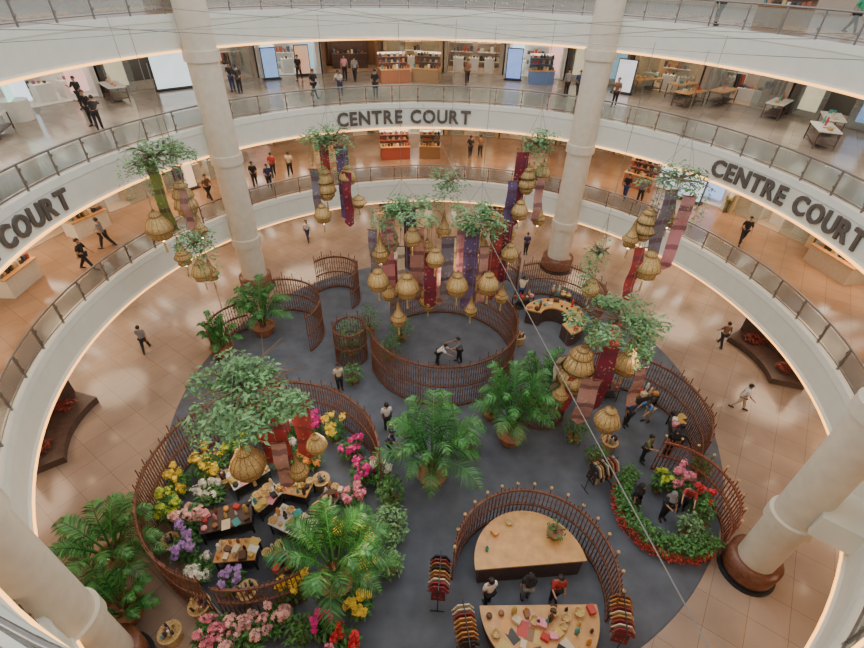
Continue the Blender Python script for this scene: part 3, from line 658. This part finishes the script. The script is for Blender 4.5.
for (x,y,rz) in ((-.2,-9.6,1.5),(.6,-11.1,1.7),(5.5,-10.7,1.35),(6.4,-5.2,.4)):
    c=thing('clothes_rack','black metal clothes rack full of patterned garments','clothes rack',(x,y,.03),rz)
    ob('rack_frame',rme,c); ob('rack_bar',rbe,c)
    for i in range(9):
        lx=-.5+i*.125; cn,cc=random.choice([('brown',(.3,.12,.05)),('black',(.03,.03,.03)),('orange',(.5,.25,.08)),('cream',(.6,.5,.35)),('maroon',(.25,.03,.04))])
        o=ob('garment',gme,None,(x+lx*math.cos(rz),y+lx*math.sin(rz),.03+1.53),rz,color=cc); tag(o,'%s patterned batik garment on black rack'%cn,'garment','garments on clothes racks')

# ------------------------------------------------------------ hanging installations
def canopy(x,y,z,r,n,label,top=15.5):
    p=thing('hanging_tree_canopy',label,'hanging foliage',(x,y,z))
    q=MB()
    for i in range(9):
        a=i*.7+rnd(-.1,.1); L=r*rnd(.7,1.05); zz=rnd(-.2,.3)
        m1=Vector((L*.5*math.cos(a),L*.5*math.sin(a),zz+.15)); e_=Vector((L*math.cos(a),L*math.sin(a),zz)); q.tube([(0,0,0),m1,e_],[.05,.03,.01],5)
        for s in(-.6,.6): q.tube([m1,m1+Vector((L*.4*math.cos(a+s),L*.4*math.sin(a+s),rnd(-.1,.2)))],[.02,.008],4)
    ob('branches',q.mesh('branches',M['bark']),p)
    q=MB()
    cl=[(rnd(.1,.95)*r,rnd(0,6.28),rnd(-.45,.4)) for _ in range(18)]
    for (rr,a,zz) in cl: leaves(q,n//18,r*rnd(.18,.38),.3,(rr*math.cos(a),rr*math.sin(a),zz+.1),.2)
    for i in range(10):
        a=rnd(0,6.28); rr=r*rnd(.4,.95)
        for j in range(12): leaves(q,2,.07,.07,(rr*math.cos(a),rr*math.sin(a),-.1-j*.13),.16)
    ob('foliage',q.mesh('foliage',M['leaf2']),p)
    q=MB()
    for a in (0.5,2.6,4.7): q.tube([(r*.6*math.cos(a),r*.6*math.sin(a),.1),(0,0,1.6)],.008,4)
    q.tube([(0,0,1.6),(0,0,top-z)],.01,4); ob('wires',q.mesh('wires',M['steel']),p)
canopy(-6.8,-5.8,6.0,2.3,3000,'large leafy hanging branch canopy above flower pavilion')
canopy(6.9,-1.6,6.0,1.8,1800,'leafy hanging branch canopy with lanterns and banners')
canopy(-2.2,3.7,8.0,1.8,1300,'leafy hanging branch canopy above round pavilion')
canopy(1.4,3.4,8.0,1.4,900,'leafy hanging branch canopy above round pavilion')
canopy(-12.7,3.2,10.5,1.7,1100,'leafy hanging branch canopy beside balcony')
canopy(-5.7,6.1,10.5,1.2,600,'small leafy hanging canopy over banners')
canopy(4.1,6.2,10.5,1.0,500,'small leafy hanging canopy over red banners')
canopy(9.2,2.1,10.5,1.5,520,'leafy hanging canopy above pink banners')
canopy(-10.4,.3,8.0,.8,220,'small leafy hanging canopy with lantern')
canopy(5.9,-.2,8.2,.5,100,'small leafy hanging sprig above lantern')
canopy(.0,5.4,8.9,.9,300,'leafy hanging branch canopy above round pavilion')
LP={'bell':[[(.02,0),(.05,-.10),(.14,-.16),(.24,-.24),(.20,-.30),(.33,-.44),(.46,-.66),(.52,-.88),(.47,-.92)],[(.47,-.92),(.40,-1.0),(.40,-1.18),(.26,-1.3),(.04,-1.34)]],
'tier':[[(.02,0),(.06,-.12),(.18,-.2),(.34,-.40),(.30,-.44)],[(.24,-.44),(.38,-.62),(.50,-.90),(.44,-.95)],[(.36,-.95),(.50,-1.2),(.56,-1.45),(.46,-1.5)],[(.40,-1.5),(.44,-1.72),(.30,-1.9),(.05,-1.95)]],
'cone':[[(.02,0),(.05,-.14),(.12,-.5),(.26,-.82),(.38,-1.02),(.34,-1.06)],[(.34,-1.06),(.26,-1.14),(.28,-1.32),(.05,-1.42)]],
'dome':[[(.02,0),(.05,-.1),(.20,-.16),(.40,-.32),(.54,-.55),(.58,-.62),(.5,-.68)],[(.44,-.68),(.34,-.78),(.32,-.94),(.05,-1.0)]]}
LM={}
for k,ps in LP.items():
    q=MB()
    for pr in ps: q.lathe(pr,22)
    q2=MB()
    for pr in ps:
        for rr,zz in (max(pr,key=lambda t:t[0]),pr[len(pr)//2]):
            q2.sweep([(rr-.02,zz-.025),(rr+.025,zz-.025),(rr+.025,zz+.02),(rr-.02,zz+.02)],0,360,22)
    zb=ps[-1][-1][1]
    for i in range(14):
        t=2*PI*i/14
        for pr in ps: q2.tube([((r_+.008)*math.sin(t),(r_+.008)*math.cos(t),z_) for r_,z_ in pr],.010,4,cap=False)
    q3=MB(); q3.tube([(0,0,zb-.1),(0,0,zb-.22),(0,0,zb-.28),(0,0,zb-.6)],[.02,.05,.03,.06],8)
    q4=MB(); q4.lathe([(0,.06),(.05,.03),(.05,-.03),(0,-.06)],10,(0,0,zb-.05))
    LM[k]=(q.mesh('shade',M['cane'],True),q2.mesh('ribs',M['cane2']),q3.mesh('tassel',M['cane']),q4.mesh('bulb',M['bulb'],True))
def lantern(x,y,z,kind,s,ztop):
    lab={'bell':'bell shaped woven golden cane lantern hanging with tassel','tier':'tiered woven golden cane lantern hanging with tassel','cone':'tall conical woven golden cane lantern hanging with tassel','dome':'wide domed woven golden cane lantern hanging with tassel'}[kind]
    p=thing('rattan_lantern',lab,'lantern',(x,y,z),rnd(0,6),group='hanging cane lanterns',scale=s)
    a,b,c,d=LM[kind]; ob('shade',a,p); ob('ribs',b,p); ob('tassel',c,p); ob('bulb',d,p)
    q=MB(); q.tube([(0,0,-.02),(0,0,(ztop-z)/s)],.012,4); ob('cord',q.mesh('cord',M['steel']),p)
LN=[(-6.9,-7.0,4.4,'bell',1.15,6),(-5.2,-7.0,4.0,'cone',.9,6),(-7.6,-5.2,4.6,'dome',.8,6),(-4.6,-6.4,4.4,'bell',.7,6),
(5.3,-2.7,5.6,'tier',1.3,6.1),(7.5,-2.1,5.0,'bell',1.05,6),(6.2,-4.6,4.2,'bell',.95,6),(8.2,-1.0,5.0,'cone',.8,6),(5.9,-1.9,6.0,'cone',.8,6.1),(4.6,-3.4,4.3,'cone',.8,6),
(-3.2,3.0,7.3,'cone',1.1,8),(-3.3,2.3,5.9,'bell',1.0,8),(-1.9,2.1,5.8,'bell',1.1,8),(-1.0,3.9,6.6,'tier',.9,8),(-2.3,1.5,4.5,'cone',1.0,8),(.5,2.3,5.8,'bell',1.05,8),(1.7,3.9,7.2,'cone',1.1,8),(2.0,2.4,5.8,'bell',1.0,8),(2.4,4.4,6.4,'tier',.8,8),(-.2,4.8,7.6,'cone',1.0,8.6),(-2.9,4.6,7.0,'tier',.8,8),(-.6,2.0,7.2,'bell',.8,8.6),(1.2,1.8,4.7,'cone',.8,8),(3.0,3.4,6.8,'bell',.8,8),(-1.7,3.2,7.6,'bell',.8,8),
(-3.6,4.0,5.4,'cone',1.0,8),(-.9,3.0,4.6,'tier',.8,8),(1.6,3.6,4.8,'bell',.85,8),(-2.9,3.2,4.4,'bell',.75,8),(.4,4.4,5.6,'bell',.8,8.5),(2.8,2.8,4.9,'cone',.85,8),
(-13.0,2.3,8.5,'bell',1.1,10.5),(-11.9,3.1,9.6,'tier',.9,10.5),(-12.3,2.2,7.2,'cone',1.0,10.5),(-11.2,2.4,8.3,'cone',.8,10.5),(-10.5,.2,7.3,'bell',.8,8),(-10.7,1.3,6.7,'cone',.8,8),
(-6.2,6.1,9.3,'tier',.9,10.5),(-5.0,5.8,9.5,'bell',.8,10.5),(-6.4,5.6,7.6,'bell',.85,10.5),(-5.2,6.8,7.9,'cone',.9,10.5),(-4.6,6.2,7.8,'dome',.7,10.5),
(3.9,6.3,9.6,'tier',.8,10.5),(3.6,5.5,8.1,'bell',.85,10.5),(4.7,6.7,9.6,'bell',.8,10.5),(4.7,5.9,7.8,'cone',.9,10.5),(3.4,6.2,6.6,'cone',.8,10.5),
(8.4,1.9,9.4,'tier',.8,10.5),(8.6,1.0,7.9,'bell',1.1,10.5),(7.8,1.6,8.9,'cone',.9,10.5),(9.8,2.8,9.2,'cone',.8,10.5),(5.9,-.3,7.2,'bell',.7,8.2)]
for l in LN: lantern(*l)
def banner(x,y,z,w_,L,rz,cn,c,ztop):
    p=thing('fabric_banner','long %s patterned fabric banner with pointed tail'%cn,'banner',(x,y,z),rz,group='hanging fabric banners')
    q=MB(); N=14; vs=[]
    for i in range(N+1):
        t=i/N; yy=.08*math.sin(t*9+x)
        for k in range(5): vs.append((w_*(k/4-.5),yy+.04*math.sin(k*2+t*5),-L*t))
    fs=[(i*5+k,i*5+k+1,(i+1)*5+k+1,(i+1)*5+k) for i in range(N) for k in range(4)]
    vs.append((0,vs[-3][1],-L-w_*.45)); fs+=[(N*5+k,N*5+k+1,len(vs)-1) for k in range(4)]
    q.add(vs,fs); ob('cloth',q.mesh('cloth',M['batik'],True),p,color=c)
    q=MB(); q.tube([(-w_/2-.05,0,.02),(w_/2+.05,0,.02)],.025,6); ob('rod',q.mesh('rod',M['rattan']),p)
    q=MB(); q.tube([(0,0,0),(0,0,ztop-z)],.01,4); ob('cord',q.mesh('cord',M['steel']),p)
RD=(.36,.045,.045);MR=(.2,.02,.04);PK=(.6,.24,.27);PU=(.12,.08,.19);GY=(.20,.18,.22);GR=(.2,.26,.06);RS=(.45,.23,.19);CRM=(.55,.45,.33)
BN=[(-6.1,-6.3,5.9,.95,3.2,.15,'red',RD,6.1),(-5.1,-6.0,5.6,.75,2.8,-.2,'red',RD,6.1),(-6.2,-5.3,5.6,.6,2.6,.4,'maroon',MR,6.1),(-5.6,-7.2,4.8,.5,2.2,.1,'rose',RS,6.1),
(6.3,-2.9,5.7,.8,3.4,.1,'maroon',MR,6.1),(5.6,-3.6,4.6,.7,2.4,-.2,'rose',RS,6.1),(5.0,-3.2,4.4,.35,2.0,0,'red',RD,6.1),(7.0,-1.4,5.8,.6,2.6,.4,'red',RD,6.1),(4.6,-2.5,4.8,.35,1.8,.2,'cream',CRM,6.1),(7.8,-2.9,4.6,.45,2.0,.2,'rose',RS,6.1),
(-2.9,3.6,7.6,.6,4.0,.2,'pink',PK,8),(-1.5,3.4,7.4,.7,4.0,-.2,'rose',RS,8),(.0,2.9,7.2,.6,3.4,.1,'grey',GY,8),(1.1,3.1,7.6,.7,4.4,-.1,'purple',PU,8),(2.3,3.4,7.5,.6,3.8,.3,'red',RD,8),(-.8,2.5,6.6,.6,3.0,0,'maroon',MR,8),(.7,3.9,7.4,.5,3.4,.2,'pink',PK,8),
(-3.6,3.4,7.2,.45,3.2,-.3,'grey',GY,8),(-2.2,2.6,6.8,.35,2.8,.2,'cream',CRM,8),(1.7,2.6,6.9,.4,3.0,.1,'rose',RS,8),(-1.9,4.8,7.8,.6,3.4,0,'purple',PU,8),(2.9,4.2,7.4,.5,3.2,-.2,'maroon',MR,8),
(-.3,3.6,5.4,.5,2.4,.1,'rose',RS,8),(1.9,4.4,5.4,.5,2.4,-.2,'red',RD,8),(-2.6,4.2,5.2,.45,2.2,.1,'red',RD,8),
(-13.1,3.4,10.2,.5,3.2,.2,'green',GR,10.5),(-11.6,2.5,9.3,.4,1.8,-.1,'rose',RS,10.5),(-12.3,3.9,9.8,.4,2.2,.1,'grey',GY,10.5),
(-5.3,6.4,10.1,.6,3.6,.1,'purple',PU,10.5),(-6.2,6.6,10.2,.45,2.6,.2,'red',RD,10.5),(-5.0,5.4,9.2,.5,2.6,-.3,'maroon',MR,10.5),(-6.6,5.7,9.2,.4,2.4,0,'grey',GY,10.5),
(3.5,6.2,10.1,.6,3.6,.0,'maroon',MR,10.5),(3.1,5.6,8.9,.5,2.8,.2,'purple',PU,10.5),(4.4,5.4,9.2,.4,2.2,0,'rose',RS,10.5),
(9.6,1.5,10.0,.5,3.2,-.3,'pink',PK,10.5),(8.9,1.6,10.2,.6,3.4,.2,'grey',GY,10.5),(10.1,2.2,9.7,.35,1.8,0,'rose',RS,10.5),(8.0,.8,8.0,.5,2.6,.2,'red',RD,10.5)]
for q_ in BN: banner(*q_)
def cable(p1,p2,sag,label):
    q=MB(); p1=Vector(p1);p2=Vector(p2); pts=[p1.lerp(p2,t/16)-Vector((0,0,sag*4*(t/16)*(1-t/16))) for t in range(17)]
    q.tube(pts,.012,5); tag(ob('suspension_cable',q.mesh('suspension_cable',M['steel'])),label,'cable')
cl='thin grey suspension cable spanning atrium between balconies'
for a,b,z1,z2,s in ((-6,168,10.1,10.2,.3),(-60,50,15.5,15.5,.5),(-40,80,15.5,15.5,.5),(-85,60,15.5,15.5,.6),(-30,100,15.5,15.5,.6),(-110,-20,15.5,15.5,.4),(-95,20,15.5,15.5,.4),(75,-5,15.5,15.5,.4)):
    cable((*P(a,R),z1),(*P(b,R),z2),s,cl)

# ------------------------------------------------------------ kiosks on the decks and ground edges
def kiosk(x,y,z,w_,d_,rz,body,label,roof=True):
    k=thing('kiosk',label,'kiosk',(x,y,z),rz)
    q=MB(); q.box((0,0,.45),(w_,d_,.9)); ob('counter_body',q.mesh('counter_body',M['paint']),k,color=body)
    q=MB(); q.box((0,0,.93),(w_+.1,d_+.1,.06)); ob('counter_top',q.mesh('counter_top',M['wood']),k)
    q=MB(); q.box((0,d_/2-.1,1.35),(w_,.1,.9))
    for zz in(1.25,1.65): q.box((0,d_/2-.3,zz),(w_,.35,.04))
    ob('shelf',q.mesh('shelf',M['paint']),k,color=tuple(c*.6+.05 for c in body))
    q=MB()
    for zz in(.96,1.27,1.67):
        for i in range(int(w_/.22)):
            h_=rnd(.12,.28); q.box((-w_/2+.15+i*.22,d_/2-.3 if zz>1 else -d_/4,zz+h_/2),(rnd(.1,.18),.14,h_))
    o=ob('merchandise',q.mesh('merchandise',M['merch']),k); o['kind']='stuff'
    q=MB(); q.box((0,d_/2-.1,1.86),(w_,.14,.12)); ob('light_box',q.mesh('light_box',M['glow']),k,color=(1,.8,.55))
KS=[(-4.0,22.6,10,2.2,1.3,.3,(.33,.13,.07),'red and wood kiosk stacked with small goods'),(-1.6,23.2,10,2.0,1.3,-.15,(.3,.19,.1),'wood kiosk stacked with small goods'),(-3.9,20.6,5,2.2,1.2,.2,(.4,.09,.06),'small red kiosk with colourful goods'),(-1.2,20.9,5,1.6,1.0,0,(.3,.17,.08),'brown kiosk with lit shelf'),
(7.2,23.6,10,1.8,1.2,0,(.12,.2,.4),'blue lit kiosk with shelves'),(-19.9,6.9,5,2.0,1.0,1.2,(.7,.65,.55),'white lit kiosk with goods'),(-19.8,1.2,5,2.0,1.0,1.6,(.7,.65,.55),'white lit kiosk with goods'),(13.6,15.6,5,2.0,1,-.7,(.4,.15,.1),'red lit kiosk with goods'),
(20.0,4.5,5,2.6,1.2,-1.4,(.55,.45,.33),'cream kiosk with shelves'),(20.0,-2,5,2.2,1.2,-1.6,(.4,.25,.15),'wood kiosk with goods'),(-9,19.4,5,1.8,1,.4,(.7,.6,.42),'cream kiosk with goods'),(4.5,19.5,0,2.6,1.2,0,(.5,.3,.2),'wood kiosk with goods'),(-4,19.5,0,2.6,1.2,0,(.6,.5,.4),'cream kiosk with goods'),
(16.5,11.5,15,2.2,1.2,-.9,(.3,.18,.1),'wood kiosk with goods'),(-15,13,15,2.2,1.2,.8,(.3,.18,.1),'wood kiosk with goods')]
for k in KS: kiosk(*k)
for i,(x,y,rz) in enumerate(((14.5,21.5,.3),(16.6,20.0,.5),(18.6,18.2,.7),(16,17.4,.6),(20.5,15.0,.8),(21.5,11.5,1.1),(19.6,9.2,1.2),(-20.8,14.9,-.8),(-22.6,7.2,-1.2),(-21.5,3.6,-1.3),(-22.5,.4,-1.4),(-24.4,-3,-1.5))):
    table(x,y,10,2.2,1.0,.9,rz,'long display table on grey tiles',top=M['wood'] if i<4 else M['white'],leg=M['wooddk']); goods_rect(x,y,10.9,2.0,.8,rz,4,1,'long display table','goods on deck tables')
c=thing('display_pedestal','white cylindrical display pedestal with glowing green panel','display',(-23.4,10.0,10)); q=MB(); q.lathe([(0,0),(.7,0),(.7,1.0),(0,1.0)],28); ob('pedestal_body',q.mesh('pedestal_body',M['white']),c); q=MB(); q.box((0,0,1.6),(1.1,.12,1.2)); ob('light_panel',q.mesh('light_panel',M['glow']),c,rz=-1.1,color=(.5,.85,.75))
def plinth(x,y,rz,label):
    c=thing('display_plinth',label,'display',(x,y,0),rz)
    q=MB(); q.sweep([(4.0,0),(5.6,0),(5.6,.35),(4.0,.35)],-26,26,24,c=(0,-4.8)); ob('plinth_body',q.mesh('plinth_body',M['wooddk']),c)
    q=MB(); q.sweep([(5.3,.35),(5.4,.35),(5.4,1.9),(5.3,1.9)],-26,26,24,c=(0,-4.8)); ob('back_panel',q.mesh('back_panel',M['wooddk']),c)
    q=MB(); leaves(q,160,.5,.2,(-1.2,.0,.55),.16); leaves(q,120,.4,.2,(1.2,-.1,.55),.16); ob('red_foliage',q.mesh('red_foliage',M['petal']),c,color=(.25,.04,.03))
plinth(18.1,3.2,-1.4,'curved dark display plinth with small red foliage'); plinth(-17.6,-3.2,1.75,'curved dark display plinth with small red foliage')
for x,y,z,pw in ((-7.5,-6.5,4.6,200),(-4.2,-5.2,4.0,120),(8,-2.4,5,90),(2.9,-9,4.6,40),(0,3,5,90),(6.4,5.6,4,90),(-3,-9.4,3.8,55)):
    l=bpy.data.lights.new('pavilion_lamp','POINT'); l.energy=pw; l.color=(1,.78,.52); l.shadow_soft_size=.25
    o=bpy.data.objects.new('pavilion_lamp',l); C.objects.link(o); o.location=(x,y,z)
